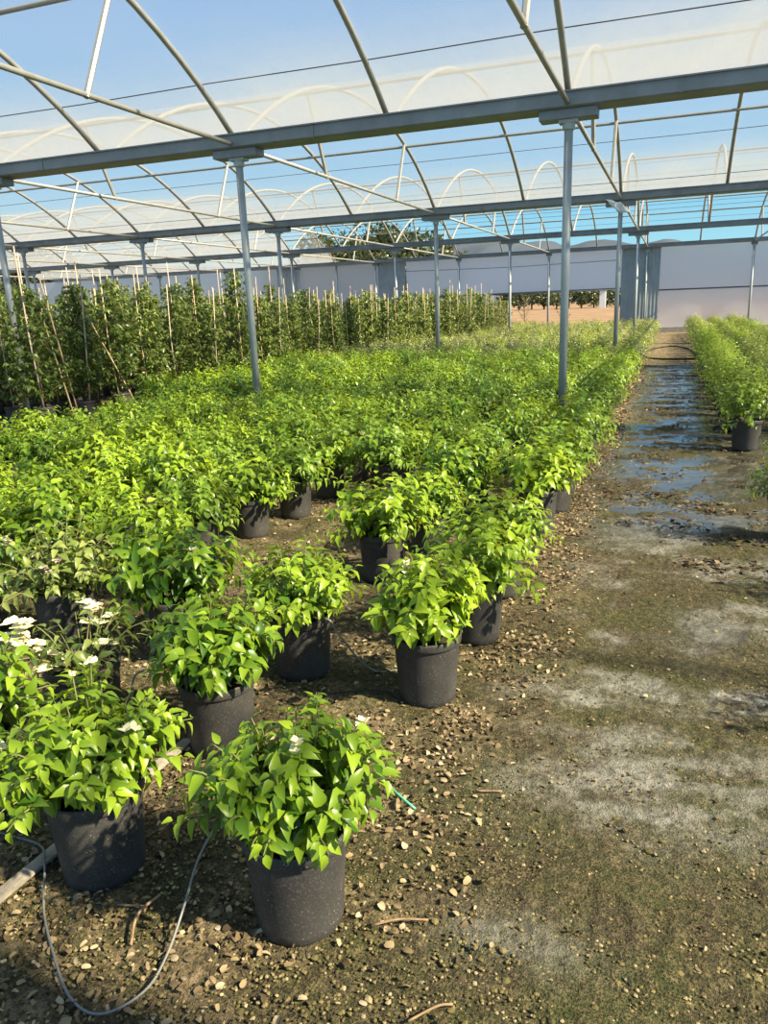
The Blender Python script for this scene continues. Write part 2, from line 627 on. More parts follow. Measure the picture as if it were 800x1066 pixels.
HR = {0: (-5, 2), 1: (-9, 2), 2: (-13, 2), 3: (-14, 2)}
N = 25
for g in range(4):
    for c2 in range(HR[g][0], HR[g][1]+1):
        t = thing('roof_hoop', (X0+c2*2.0, GY[g], 0), 'curved roof hoop, %s, %s' % (BAY[g], place_words(c2)), 'roof hoop', 'curved roof hoops')
        hp = MB().tube([(0, .08+(B-.16)*k/N, hoopz(.08+(B-.16)*k/N)) for k in range(N+1)], .033, 8).build('hoop_pipe', 'steel_tube', t, True)
        for yy in (.09, B-.09):
            MB().tube([(0, yy, ZG-.03), (0, yy, ZG+.10)], .042, 8).build('foot_sleeve', 'steel_tube', hp, True)
    for c in range(HR[g][0]//2, HR[g][1]//2+1):
        t = thing('truss_tie', (X0+c*SP, GY[g], 0), 'straight tie pipe, %s, %s' % (BAY[g], PL[c]), 'tie pipe', 'truss tie pipes')
        MB().tube([(.0, .06, ZG-.03), (0, B-.06, ZG-.03)], .027, 8).build('tie_pipe', 'steel_tube', t, True)
        for s in (0, 1):
            p = [(0, 2.68, ZG-.05), (0, 2.12, hoopz(2.12)-.02)]
            if s == 0:
                p = [(0, B-y, z) for _, y, z in p]
            bb = MB()
            bb.tube(p, .030, 6)
            bb.build('strut', 'bamboo_pale' if g == 9 else 'steel_tube', t)

WX = {0: (-16, 6), 1: (-24, 8), 2: (-28, 8), 3: (-32, 8)}
for g in range(4):
    for nm, d, r, zoff in [('purlin', 2.10, .026, -.05), ('purlin', B-2.10, .026, -.05), ('wire', .72, .006, .03), ('wire', B-.72, .006, .03), ('wire', 1.42, .006, .03), ('wire', B-1.42, .006, .03)]:
        if g == 0 and abs(d-B+1.42) < .01:
            continue
        if nm == 'wire' and d < B/2 and g < 2:
            continue
        if g == 1 and abs(d-B+.72) < .01:
            d = B-.33
        far = 'far' if d > B/2 else 'near'
        dd = min(d, B-d)
        lvl = 'upper' if dd > 1 else 'lower'
        lab = ('straight roof purlin pipe across the %s slope of the %s' % (far, BAY[g])) if nm == 'purlin' else ('thin dark %s roof wire across the %s slope of the %s' % (lvl, far, BAY[g]))
        z = hoopz(dd)+zoff
        o = MB().tube([(WX[g][0]+k*(WX[g][1]-WX[g][0])/12, GY[g]+d, z-.012*(k % 2)*(nm == 'wire')) for k in range(13)], r, 6).build('roof_'+nm, 'steel_tube' if nm == 'purlin' else 'wire', None, True)
        tag(o, lab, 'roof '+nm, 'roof purlins' if nm == 'purlin' else 'roof wires')

# torn plastic scrap hanging under the second gutter beside the path post
p = at(640, 207, 17.42)
V = []
for j in range(6):
    for i in range(7):
        V.append((p.x-.18+.30*i/6+.05*j, p.y-.02+.02*math.sin(i*1.7+j), p.z-.0-.012*i-.05*j+.012*math.sin(j*2+i)))
F = [(j*7+i, j*7+i+1, j*7+i+8, j*7+i+7) for j in range(5) for i in range(6)]
o = MB().add(V, F).build('plastic_scrap', 'white_plastic', None, True)
md = o.modifiers.new('thick', 'SOLIDIFY')
md.thickness = .004
tag(o, 'torn white plastic scrap hanging under the second gutter beam', 'plastic scrap')

# ------------------------------------------------------------------ far wall
def sheet(name, mat, x0, x1, z0, z1, y, parent=None, wav=.015):
    n = max(4, int((x1-x0)/.4))
    k = 8
    V = [(x0+(x1-x0)*i/n, y+wav*math.sin(i*1.3+j*.7)*(0 < j < k), z0+(z1-z0)*j/k) for j in range(k+1) for i in range(n+1)]
    F = [(j*(n+1)+i, j*(n+1)+i+1, (j+1)*(n+1)+i+1, (j+1)*(n+1)+i) for j in range(k) for i in range(n)]
    return MB().add(V, F).build(name, mat, parent, True)


yw = YW+.16
struct(sheet('wall_back', 'wall_film', -.62, 9, .20, ZG-.07, yw))
struct(sheet('wall_back', 'wall_film', -17.25, -13.05, .20, ZG-.07, yw))
struct(sheet('wall_back', 'wall_film', -34, -18.3, .20, ZG-.07, yw))
struct(sheet('wall_back', 'wall_film', -11.75, -8.15, .20, 1.80, yw))
t = thing('roll_up_curtain', (-7, yw, 1.8), 'translucent bluish roll-up side curtain above the open field gap in the far wall', 'curtain')
sheet('curtain_sheet', 'curtain_film', -4.7, 4.85, 0, ZG-.07-1.8, 0, t, .02)
MB().tube([(-4.72, -.03, 0), (4.86, -.03, .04)], .045, 10).build('roller_bar', 'bar_grey', t, True)
MB().tube([(-4.7, -.02, 1.2), (0, -.02, 1.14), (4.85, -.02, 1.2)], .012, 6).build('rope', 'wire', t, True)
for i, (a, b_, nm) in enumerate([(-2.15, -.62, 'grey corrugated wall panel beside the end of the path'), (-13.05, -11.72, 'grey corrugated wall panel in the middle of the far wall, above tall shrubs'), (-18.35, -17.2, 'grey corrugated wall panel at the left of the far wall')]):
    n = int((b_-a)/.035)
    V = []
    for j in (0.02, ZG-.07):
        for k in range(n+1):
            V.append((a+(b_-a)*k/n, YW+.08+.006*math.cos(k*PI/2), j))
    o = MB().add(V, [(k, k+1, n+2+k, n+1+k) for k in range(n)]).build('corrugated_panel', 'corrugated')
    md = o.modifiers.new('thick', 'SOLIDIFY')
    md.thickness = .006
    tag(o, nm, 'wall panel', 'corrugated wall panels')
for a, b_, nm in [(-.62, 9, 'grey horizontal rail across the far plastic wall right of the path'), (-34, -13.05, 'grey horizontal rail across the far plastic wall on the left')]:
    tag(MB().tube([(a, YW+.10, 1.72), (b_, YW+.10, 1.72)], .03, 8).build('wall_rail', 'bar_grey', None, True), nm, 'rail', 'far wall rails')
tag(MB().tube([(X0-14, YW+.04, .0), (X0-14, YW+.04, ZG-.08)], .045, 10).build('wall_stud', 'steel_post', None, True), 'thin upright stud in the plastic far wall between two corrugated panels', 'stud')
struct(MB().box((-34, YW+.06, -.02), (-8.15, YW+.26, .21)).build('trim_1', 'concrete'))
struct(MB().box((-.62, YW+.06, -.02), (9, YW+.26, .21)).build('trim_2', 'concrete'))
struct(MB().box((-8.15, YW+.06, -.02), (-2.15, YW+.20, .17)).build('trim_3', 'concrete'))


# ------------------------------------------------------------------ foliage
def leaf_mesh(P, D, U, L, Wd, age, hi, fold=.40, curl=.58, rnd_=False):
    """vectorised leaves: base P, direction D, up U, length L, width Wd"""
    P, D, U = np.asarray(P), np.asarray(D), np.asarray(U)
    L, Wd, age = np.asarray(L)[:, None], np.asarray(Wd)[:, None], np.asarray(age)
    D = D/np.linalg.norm(D, axis=1, keepdims=True)
    R = np.cross(D, U)
    R = R/(np.linalg.norm(R, axis=1, keepdims=True)+1e-9)
    U = np.cross(R, D)
    n = len(P)
    if hi:
        T, HW = [.0, .16, .42, .72, 1.0], [0, .40, .50, .30, 0]
        if rnd_:
            T, HW = [.0, .12, .5, .86, 1.0], [0, .40, .52, .40, 0]
        ring = []
        for t, w in zip(T, HW):
            c = P+D*L*t-U*L*curl*t*t
            if w == 0:
                ring.append([c])
            else:
                ring.append([c+R*Wd*w+U*Wd*w*fold*2*.6, c, c-R*Wd*w+U*Wd*w*fold*2*.6])
        vs = np.stack([v for r in ring for v in r], 1)           # n,11,3
        base = np.arange(n)[:, None]*11
        tri = np.array([(0, 2, 1), (0, 3, 2), (7, 8, 10), (8, 9, 10)])
        quad = np.array([(1, 2, 5, 4), (2, 3, 6, 5), (4, 5, 8, 7), (5, 6, 9, 8)])
        F = [(base[:, :, None]+tri[None]).reshape(-1, 3), (base[:, :, None]+quad[None]).reshape(-1, 4)]
        k = 11
    else:
        c1 = P+D*L*.42-U*L*curl*.17
        tip = P+D*L-U*L*curl
        vs = np.stack([P, c1+R*Wd*.5+U*Wd*fold*.6, c1, c1-R*Wd*.5+U*Wd*fold*.6, tip], 1)
        base = np.arange(n)[:, None]*5
        tri = np.array([(0, 2, 1), (0, 3, 2), (1, 2, 4), (2, 3, 4)])
        F = [(base[:, :, None]+tri[None]).reshape(-1, 3)]
        k = 5
    return vs.reshape(-1, 3), F, np.repeat(age, k)


def bez(a, b, c, t):
    return a*(1-t)**2+b*2*t*(1-t)+c*t*t


def bush(seed, R=.25, H=.31, nst=54, gap=.021, ll=.060, hi=True, z0=.235, mat='leaf_lime', flowers=0, ragged=.18, lw=.62, stems=True, skirt=.10, fmat='bract', thm=.98):
    rng = np.random.default_rng(seed)
    P, D, U, L, Wd, A = [], [], [], [], [], []
    sb = MB()
    tips = []
    lob = rng.uniform(0, 2*PI, 3)
    for i in range(nst):
        phi = i*2.39996+rng.uniform(-.5, .5)
        q = (i+.5)/nst
        th = math.acos(1-q*1.0)*thm                        # 0 = up, ~90 deg = side
        k = 1+rng.uniform(-ragged, ragged)+.10*math.sin(2*phi+lob[0])+.07*math.sin(3*phi+lob[1])
        end = np.array([math.cos(phi)*math.sin(th)*R*k, math.sin(phi)*math.sin(th)*R*k, z0+.03+math.cos(th)*H*k*(.93)-skirt*max(0, th-1.2)*1.2+.015])
        st = np.array([math.cos(phi)*.03, math.sin(phi)*.03, z0-.01])
        mid = st*.45+end*.55+np.array([0, 0, .12*math.sin(th)*.9])
        if th > 1.15:
            mid[2] = max(mid[2], z0+.10)
        ln = np.linalg.norm(end-st)*1.08
        nl = max(4, int(ln*.78/gap))
        if stems:
            sb.tube([bez(st, mid, end, t) for t in (0, .3, .6, .85, 1)], [.0042, .0036, .003, .0022, .0012], 4, False)
        tips.append(end)
        for j in range(nl):
            t = .24+.76*(j+.6)/nl
            p = bez(st, mid, end, t)
            tg = bez(st, mid, end, min(1, t+.05))-bez(st, mid, end, t-.05)
            tg = tg/(np.linalg.norm(tg)+1e-9)
            w = j*2.4+rng.uniform(-.5, .5)+i
            e1 = np.cross(tg, [.2, .1, .97])
            e1 = e1/(np.linalg.norm(e1)+1e-9)
            e2 = np.cross(tg, e1)
            side = e1*math.cos(w)+e2*math.sin(w)
            out = np.array([p[0], p[1], .15*(p[2]-z0)])
            out = out/(np.linalg.norm(out)+1e-6)
            d = side*.8+tg*.35+out*.45+np.array([0, 0, -.28])+rng.normal(0, .18, 3)
            u = np.array([0, 0, 1.0])+out*.55+rng.normal(0, .22, 3)
            s = (1.0 if t < .85 else 1.0-(t-.85)*3.0)*rng.uniform(.72, 1.15)
            P.append(p+side*.008)
            D.append(d)
            U.append(u)
            L.append(ll*s)
            Wd.append(ll*s*lw*rng.uniform(.85, 1.12))
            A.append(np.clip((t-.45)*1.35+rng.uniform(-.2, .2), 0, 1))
    V, F, a = leaf_mesh(P, D, U, L, Wd, A, hi)
    V[:, 2] = np.maximum(V[:, 2], .03)
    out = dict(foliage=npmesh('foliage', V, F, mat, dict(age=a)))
    if stems:
        out['stems'] = sb.mesh('stems', 'stem_green', True)
    if flowers:
        fl = []
        for k in range(flowers):
            e = tips[rng.integers(0, int(nst*.7))]
            fP, fD, fU, fL, fW = [], [], [], [], []
            for c in range(3 if hi else 2):
                cp = e+rng.normal(0, .009, 3)+np.array([0, 0, .004])
                for b in range(3):
                    w = b*2.09+rng.uniform(-.3, .3)
                    fP.append(cp)
                    fD.append([math.cos(w), math.sin(w), rng.uniform(.5, 1.3)])
                    fU.append([-math.cos(w)*.6, -math.sin(w)*.6, 1])
                    fL.append(rng.uniform(.018, .027))
                    fW.append(rng.uniform(.017, .024))
            fV, fF, fa = leaf_mesh(fP, fD, fU, fL, fW, np.zeros(len(fP)), hi, .1, .1)
            fl.append(npmesh('flower_cluster', fV, fF, fmat))
        out['flowers'] = fl
    return out


POT = {}


def pot_meshes(hi):
    if hi in POT:
        return POT[hi]
    n = 40 if hi else 14
    h = .275
    prof = [(0, .006), (.085, .002), (.104, .0), (.110, .006), (.112, .03), (.1275, h-.030), (.1285, h-.012), (.1255, h-.012), (.121, .19)]
    me = MB().lathe(prof, n).mesh('pot', 'pot_black', True)
    rim = MB().lathe([(.1282, h-.036), (.133, h-.034), (.1352, h-.029), (.1360, h-.008), (.1345, h-.001), (.131, h), (.1275, h-.003), (.1255, h-.02), (.1282, h-.036)], n).mesh('rim', 'pot_black', True)
    rng = random.Random(5)
    sb = MB()
    vs = [(0, 0, .245)]
    R_ = [.04, .08, .123]
    for r in R_:
        for k in range(n):
            w = 2*PI*k/n
            vs.append((r*math.cos(w), r*math.sin(w), .237+rng.uniform(-.006, .009)))
    fs = [(0, 1+k, 1+(k+1) % n) for k in range(n)]
    for j in range(2):
        for k in range(n):
            fs.append((1+j*n+k, 1+(j+1)*n+k, 1+(j+1)*n+(k+1) % n, 1+j*n+(k+1) % n))
    sm = sb.add(vs, fs).mesh('soil', 'soil', True)
    POT[hi] = (me, sm, rim)
    return POT[hi]


def add_pot(t, hi):
    pm, sm, rm = pot_meshes(hi)
    p = link('pot', pm, t)
    link('rim', rm, p)
    link('soil', sm, p)


def potted(x, y, var, label, rz, sc=1.0, group=None, hi=True, name='potted_bougainvillea', cat='potted plant', lean=(0, 0)):
    t = thing(name, (x, y, 0), label, cat, group, rz, sc)
    add_pot(t, hi)
    o = link('foliage', var['foliage'], t)
    if 'stems' in var:
        link('stems', var['stems'], t)
    for f in var.get('flowers', []):
        link('flower_cluster', f, t)
    return t


rnd = random.Random(12)
HI = [bush(100+i, flowers=[2, 4, 2, 0, 3, 1][i], R=.255+.012*(i % 3), H=.30+.02*(i % 2)) for i in range(6)]
MI = [bush(200+i, R=.29, H=.33, nst=52, gap=.023, ll=.060, hi=True, stems=False, flowers=[0, 1, 0, 2, 0, 0][i], mat='leaf_lime' if i % 3 else 'leaf_green') for i in range(6)]
LO = [bush(300+i, R=.305, H=.35, nst=46, gap=.026, ll=.062, hi=False, stems=False, flowers=[0, 0, 1, 0, 2][i], mat=['leaf_green', 'leaf_lime', 'leaf_green', 'leaf_green', 'leaf_lime'][i]) for i in range(5)]
GR = [bush(400+i, R=.35, H=.37, nst=42, gap=.028, ll=.060, hi=False, stems=False, flowers=[4, 7, 3, 6][i], mat=['leaf_grey', 'leaf_dull', 'leaf_dull', 'leaf_grey'][i], ragged=.28) for i in range(4)]
SPARSE = bush(501, R=.24, H=.18, nst=26, gap=.03, ll=.045, flowers=0, mat='leaf_dull', ragged=.35)
DULL = bush(502, R=.28, H=.28, nst=44, gap=.024, ll=.05, flowers=4, mat='leaf_dull', ragged=.3, fmat='bract_dull')

NEAR = [   # x, y, mesh, label, rotation, scale
    (-.81, 1.43, bush(11, thm=.88, R=.24, H=.31, nst=84, gap=.017, ll=.049, flowers=2, skirt=.02), 'lime green bougainvillea in speckled black pot, nearest the camera, alone at the front corner', .4, 1),
    (-1.42, 1.42, bush(12, thm=.86, R=.27, H=.265, nst=92, gap=.017, ll=.048, flowers=4, skirt=.04), 'broad lime green bougainvillea in black pot at lower left, standing on the weathered lath', 1.9, 1),
    (-1.98, 1.50, bush(13, R=.25, H=.30, ll=.056, flowers=5), 'bougainvillea cut by the left edge of the view, foliage only, cream flowers', 2.2, 1),
    (-1.43, 2.06, bush(14, thm=.86, R=.235, H=.30, nst=64, gap=.019, ll=.058, flowers=0, skirt=.02), 'lime green bougainvillea in black pot behind the front pair, thin tube arching over its rim', 3.2, 1),
    (-1.98, 2.02, SPARSE, 'sparse bougainvillea with big white blossom heads, behind the lower left plant', .3, 1.0),
    (-.83, 2.61, bush(16, thm=.86, R=.235, H=.32, nst=64, gap=.019, ll=.058, flowers=3, skirt=.05), 'bougainvillea in black pot beside the path, next behind the foremost pot', 5.1, 1),
    (-1.40, 2.66, bush(17, thm=.88, R=.275, H=.28, nst=64, gap=.019, ll=.054, flowers=0, skirt=.02), 'flat topped lime green bougainvillea in black pot standing alone left of the path corner pot', .9, 1),
    (-2.62, 2.62, DULL, 'greyish bougainvillea with withered pinkish bracts among lime ones at the left', 1.4, 1.05),
    (-1.47, 3.84, MI[1], 'bougainvillea in black pot beside the bare dirt gap, one twig reaching left', 2.4, 1.02),
    (-2.66, 3.80, MI[3], 'bougainvillea in black pot left of the bare dirt gap, front of three', .7, 1.0),
    (-2.65, 4.42, MI[4], 'bougainvillea in black pot left of the bare dirt gap, middle of three', 4.7, 1.0),
    (-2.58, 4.95, MI[0], 'bougainvillea in black pot left of the bare dirt gap, rear of three', 3.7, 1.0),
]
for x, y, var, lab, rz, sc in NEAR:
    potted(x, y, var, lab, rz, sc)

# white blossom heads standing out of the sparse plant and its neighbour
wf = [o for o in COL.objects if o.type == 'EMPTY' and 'big white blossom' in o.get('label', '')][0]
rng = np.random.default_rng(8)
for cx, cy, cz, nn in [(-.20, -.03, .40, 13), (-.25, .04, .36, 9), (-.12, -.07, .34, 8), (.0, .12, .43, 8), (.04, .15, .39, 6), (-.05, -.08, .31, 6), (.10, -.04, .33, 4)]:
    fP, fD, fU, fL, fW = [], [], [], [], []
    for c in range(nn):
        cp = np.array([cx, cy, cz])+rng.normal(0, .028, 3)
        for b in range(3):
            w = b*2.09+rng.uniform(-.4, .4)
            fP.append(cp)
            fD.append([math.cos(w), math.sin(w), rng.uniform(.1, .7)])
            fU.append([-math.cos(w)*.6, -math.sin(w)*.6, 1])
            fL.append(rng.uniform(.028, .038))
            fW.append(rng.uniform(.028, .038))
    fV, fF, fa = leaf_mesh(fP, fD, fU, fL, fW, np.zeros(len(fP)), True, .1, .1)
    o = link('flower_cluster', npmesh('flower_cluster', fV, fF, 'bract'), wf)
    o['label'] = 'white papery blossom head'
    MB().tube([(0, 0, .23), (cx*.5, cy*.5, cz*.7+.03), (cx, cy, cz)], [.004, .003, .002], 5).build('stems', 'stem_wood', wf, True)

colx = [-.80, -1.40, -2.02, -2.62, -3.22, -3.82, -4.42, -5.02, -5.62, -6.22, -6.82, -7.42]
rowy = [2.62, 3.26, 3.82, 4.40, 4.95]
while rowy[-1] < 15.2:
    rowy.append(rowy[-1]+(.60 if rowy[-1] < 9 else .68))
occupied = [(x, y) for x, y, *_ in NEAR]


def free(x, y, d=.34):
    return all((x-a)**2+(y-b)**2 > d*d for a, b in occupied)


skip = {(1, 1), (2, 1), (2, 2), (2, 3), (2, 4), (0, 3)}
count = len(NEAR)
for ci, cx in enumerate(colx):
    k = 0
    for ri, ry in enumerate(rowy):
        if (ci, ri) in skip:
            continue
        if ci >= 4 and ry < 2.0+.33*(-cx-2):
            continue
        if ci == 9 and ry < 6.0 or ci == 10 and ry < 8.6 or ci == 11 and ry < 9.3:
            continue
        x, y = cx+rnd.uniform(-.06, .06), ry+rnd.uniform(-.06, .06)
        if ci == 0:
            x = -.77+rnd.uniform(-.025, .02)
        if not free(x, y):
            continue
        occupied.append((x, y))
        k += 1
        if ry < 6.5:
            var, hi = MI[rnd.randrange(6)], True
        else:
            var, hi = LO[rnd.randrange(5)], False
        colw = 'path edge column' if ci == 0 else '%s column from the path' % ordw(ci+1)
        lab = 'lime bougainvillea in black pot, %s from the front, %s' % (ordw(k), colw)
        potted(x, y, var, lab, rnd.uniform(0, 6.28), rnd.uniform(.86, 1.14), 'lime green bougainvilleas in the left block', hi)
        count += 1

# ---- greyer bougainvilleas farther back
far_pts = []
y = rowy[-1]+.75
ri = 0
while y < 33.6:
    nx_ = 12 if y < 22 else 9
    for ci in range(nx_):
        x = -.78-.66*ci+(rnd.uniform(-.08, .08) if ci else 0)
        if x < -8.4+.09*(y-9):
            continue
        far_pts.append((x, y+rnd.uniform(-.08, .08), ci, ri))
    y += .78
    ri += 1
INDIV = []
REST = []
for q in far_pts:
    (INDIV if (q[2] == 0 or q[3] < 4) else REST).append(q)
for x, y, ci, ri in INDIV:
    colw = 'path edge column' if ci == 0 else '%s column from the path' % ordw(ci+1)
    var = GR[rnd.randrange(4)] if ri > 0 or rnd.random() < .4 else LO[rnd.randrange(5)]
    potted(x, y, var, 'greyish green flowering bougainvillea, %s far row, %s' % (ordw(ri+1), colw), rnd.uniform(0, 6.28), rnd.uniform(.92, 1.1), 'greyish bougainvilleas at the far end of the left block', False)


def merged(pts, vars_, mats, name, label, cat):
    """everything past the individual plants: one object, several materials"""
    Vs, Fs, Ms, As = [], [], [], []
    off = 0
    pm = pot_meshes(False)[0]
    matlist = []
    for x, y, *_ in pts:
        var = vars_[rnd.randrange(len(vars_))]
        rz, sc = rnd.uniform(0, 6.28), rnd.uniform(.92, 1.1)
        for me in [pm, var['foliage']]+var.get('flowers', []):
            v = np.empty(len(me.vertices)*3, np.float32)
            me.vertices.foreach_get('co', v)
            v = v.reshape(-1, 3)*sc
            c, s = math.cos(rz), math.sin(rz)
            v = np.stack([v[:, 0]*c-v[:, 1]*s+x, v[:, 0]*s+v[:, 1]*c+y, v[:, 2]], -1)
            mt = me.materials[0]
            if mt not in matlist:
                matlist.append(mt)
            if 'age' in me.attributes:
                a = np.empty(len(me.vertices), np.float32)
                me.attributes['age'].data.foreach_get('value', a)
            else:
                a = np.zeros(len(me.vertices), np.float32)
            lt = np.empty(len(me.polygons), np.int32)
            me.polygons.foreach_get('loop_total', lt)
            li = np.empty(len(me.loops), np.int32)
            me.loops.foreach_get('vertex_index', li)
            Vs.append(v)
            As.append(a)
            Fs.append((li+off, lt, np.full(len(lt), matlist.index(mt))))
            off += len(v)
    me = bpy.data.meshes.new(name)
    V = np.concatenate(Vs)
    me.vertices.add(len(V))
    me.vertices.foreach_set('co', V.astype(np.float32).ravel())
    li = np.concatenate([f[0] for f in Fs]).astype(np.int32)
    lt = np.concatenate([f[1] for f in Fs]).astype(np.int32)
    mi = np.concatenate([f[2] for f in Fs]).astype(np.int32)
    me.loops.add(len(li))
    me.loops.foreach_set('vertex_index', li)
    me.polygons.add(len(lt))
    me.polygons.foreach_set('loop_start', np.concatenate([[0], np.cumsum(lt)[:-1]]).astype(np.int32))
    me.polygons.foreach_set('loop_total', lt)
    me.polygons.foreach_set('use_smooth', np.ones(len(lt), bool))
    for mt in matlist:
        me.materials.append(mt)
    me.polygons.foreach_set('material_index', mi)
    at_ = me.attributes.new('age', 'FLOAT', 'POINT')
    at_.data.foreach_set('value', np.concatenate(As))
    me.update(calc_edges=True)
    return tag(link(name, me), label, cat, None, 'stuff')


merged(REST, GR, None, 'distant_bougainvillea_mass', 'distant mass of greyish green bougainvilleas filling the far end of the left block', 'potted plants')

# ---- right hand row
RH = [bush(600+i, R=.31, H=.50, nst=64, gap=.025, ll=.048, hi=False, stems=False, flowers=[1, 0, 2, 1][i], mat='leaf_right', ragged=.22, skirt=.25) for i in range(4)]
RD = [bush(650+i, R=.33, H=.46, nst=50, gap=.028, ll=.05, hi=False, stems=False, flowers=[3, 2][i], mat='leaf_dull', ragged=.25) for i in range(2)]
for ci, cx in enumerate((.74, 1.42, 2.10)):
    y = [8.2, 9.6, 11.0][ci]
    k = 0
    while y < 33.4:
        k += 1
        yy = y+rnd.uniform(-.05, .05) if k > 1 else y
        var = RH[rnd.randrange(4)] if (yy < 21 and ci == 0) or (ci and rnd.random() < .35) else RD[rnd.randrange(2)]
        if cx < .5+yy*.11 or ci == 0:
            potted(cx+(rnd.uniform(-.04, .04) if k > 1 else 0), yy, var, 'bushy bougainvillea right of the path, %s from the front, %s column' % (ordw(k), ('path side', 'middle', 'outer')[ci]), rnd.uniform(0, 6.28), rnd.uniform(.95, 1.1), 'bougainvilleas in the right row', False)
        y += .58 if y < 20 else .66
RN = bush(690, R=.28, H=.34, nst=54, gap=.022, ll=.042, mat='leaf_right', flowers=0, ragged=.3)
potted(.75, 5.15, RN, 'small feathery potted shrub at the right edge of the view', 1.1, 1.0)
potted(1.30, 4.05, RN, 'bushy potted shrub just beyond the right edge of the view, second nearest', 2.1, 1.1)
potted(1.22, 2.85, RN, 'bushy potted shrub just beyond the right edge of the view, near the camera', 3.1, 1.15)

# ------------------------------------------------------------------ tall staked shrubs
def tall(seed, H=1.75, hi=False):
    rng = np.random.default_rng(seed)
    P, D, U, L, Wd, A = [], [], [], [], [], []
    sb = MB()
    sb.tube([(0, 0, .25), (.01, .005, H*.5), (-.005, .01, H*.98)], [.011, .008, .003], 6)
    nb = 110
    for i in range(nb):
        t = (i+.5)/nb
        z = .32+(H-.32)*t
        phi = i*2.4+rng.uniform(-.5, .5)
        ln = (.36*(1-t)**.5+.08)*rng.uniform(.6, 1.2)*(1.0 if t > .08 else .8)
        st = np.array([0, 0, z])
        end = np.array([math.cos(phi)*ln*.85, math.sin(phi)*ln*.85, z+ln*rng.uniform(.15, .65)])
        if i % 2 == 0:
            sb.tube([st, end], [.004, .0015], 4, False)
        nl = max(4, int(ln/.020))
        for j in range(nl):
            s = .15+.85*(j+.6)/nl
            p = st+(end-st)*s
            w = rng.uniform(0, 2*PI)
            out = np.array([math.cos(phi), math.sin(phi), 0])
            P.append(p)
            D.append(np.array([math.cos(w), math.sin(w), 0])*.8+out*.4+np.array([0, 0, rng.uniform(-.5, .4)]))
            U.append(np.array([0, 0, 1.])+rng.normal(0, .4, 3))
            q = rng.uniform(.05, .085)
            L.append(q)
            Wd.append(q*.56)
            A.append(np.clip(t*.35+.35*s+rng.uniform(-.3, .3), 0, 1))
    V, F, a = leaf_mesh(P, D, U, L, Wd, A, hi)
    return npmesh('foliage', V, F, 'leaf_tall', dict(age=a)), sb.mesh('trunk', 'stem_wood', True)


TALL = [tall(700+i, 1.72+.1*(i % 3)) for i in range(6)]
STK = []
for i in range(4):
    dx, dy = [(.08, .02), (-.05, .04), (.02, -.06), (-.02, .0)][i]
    STK.append(MB().tube([(.07, -.06, .2), (.11+dx*.5, -.13+dy*.5, 1.1), (.11+dx, -.13+dy, 1.98+.1*(i % 3))], [.011, .010, .008], 6).mesh('stake', 'bamboo' if i % 2 else 'bamboo_pale', True))
rnd2 = random.Random(77)
tc_ = 0
for ci in range(6):
    y = 8.45+.2*ci
    k = 0
    while y < 32.8:
        k += 1
        xe = -8.25+.075*(y-9) if y < 31 else -6.6
        x = xe-.78*ci+rnd2.uniform(-.1, .1)
        yy = y+rnd2.uniform(-.1, .1)
        if not any(abs(x-(X0+c*SP)) < .2 and abs(yy-GY[g]) < .2 for c in range(-6, 0) for g in (1, 2, 3)):
            lab = 'tall staked dark shrub, %s from the front, %s column left of the low bushes' % (ordw(k), ordw(ci+1))
            t = thing('staked_shrub', (x, yy, 0), lab, 'potted shrub', 'tall staked shrubs on the left', rnd2.uniform(0, 6.28), rnd2.uniform(.84, 1.12)*(1.04 if yy < 16 else .93))
            add_pot(t, False)
            fo, tr = TALL[rnd2.randrange(6)]
            link('foliage', fo, t)
            link('trunk', tr, t)
            sk = link('stake', STK[rnd2.randrange(4)], t)
            sk.rotation_euler.z = -t.rotation_euler.z+rnd2.uniform(-.7, .5)
            tc_ += 1
        y += .78 if y < 20 else .95
for (x, ya, za, yb, zb, lab) in [(-8.15, 10.35, .03, 9.2, 1.88, 'bamboo cane leaning steeply across the front of the tall shrubs, longest slanting one'),
                                 (-8.2, 8.95, .03, 8.55, 1.68, 'bamboo cane leaning at the left edge before the tall shrubs, nearest the camera'),
                                 (-8.3, 9.15, .03, 8.75, 2.05, 'upright bamboo cane just right of the leaning one at the left edge')]:
    o = MB().tube([(x, ya+(yb-ya)*q, za+(zb-za)*q+.0) for q in np.linspace(0, 1, 9)], [.012, .0115, .013, .011, .0125, .0105, .012, .010, .009], 7).build('bamboo_cane', 'bamboo', None, True)
    tag(o, lab, 'bamboo cane', 'loose bamboo canes')

# ------------------------------------------------------------------ things on the ground
def smooth_path(pts, n=8):
    out = []
    P = [Vector(p) for p in pts]
    P = [P[0]*2-P[1]]+P+[P[-1]*2-P[-2]]
    for i in range(1, len(P)-2):
        for k in range(n):
            t = k/n
            a, b, c, d = P[i-1], P[i], P[i+1], P[i+2]
            out.append(.5*((2*b)+(c-a)*t+(2*a-5*b+4*c-d)*t*t+(3*b-a-3*c+d)*t**3))
    out.append(P[-2])
    return out


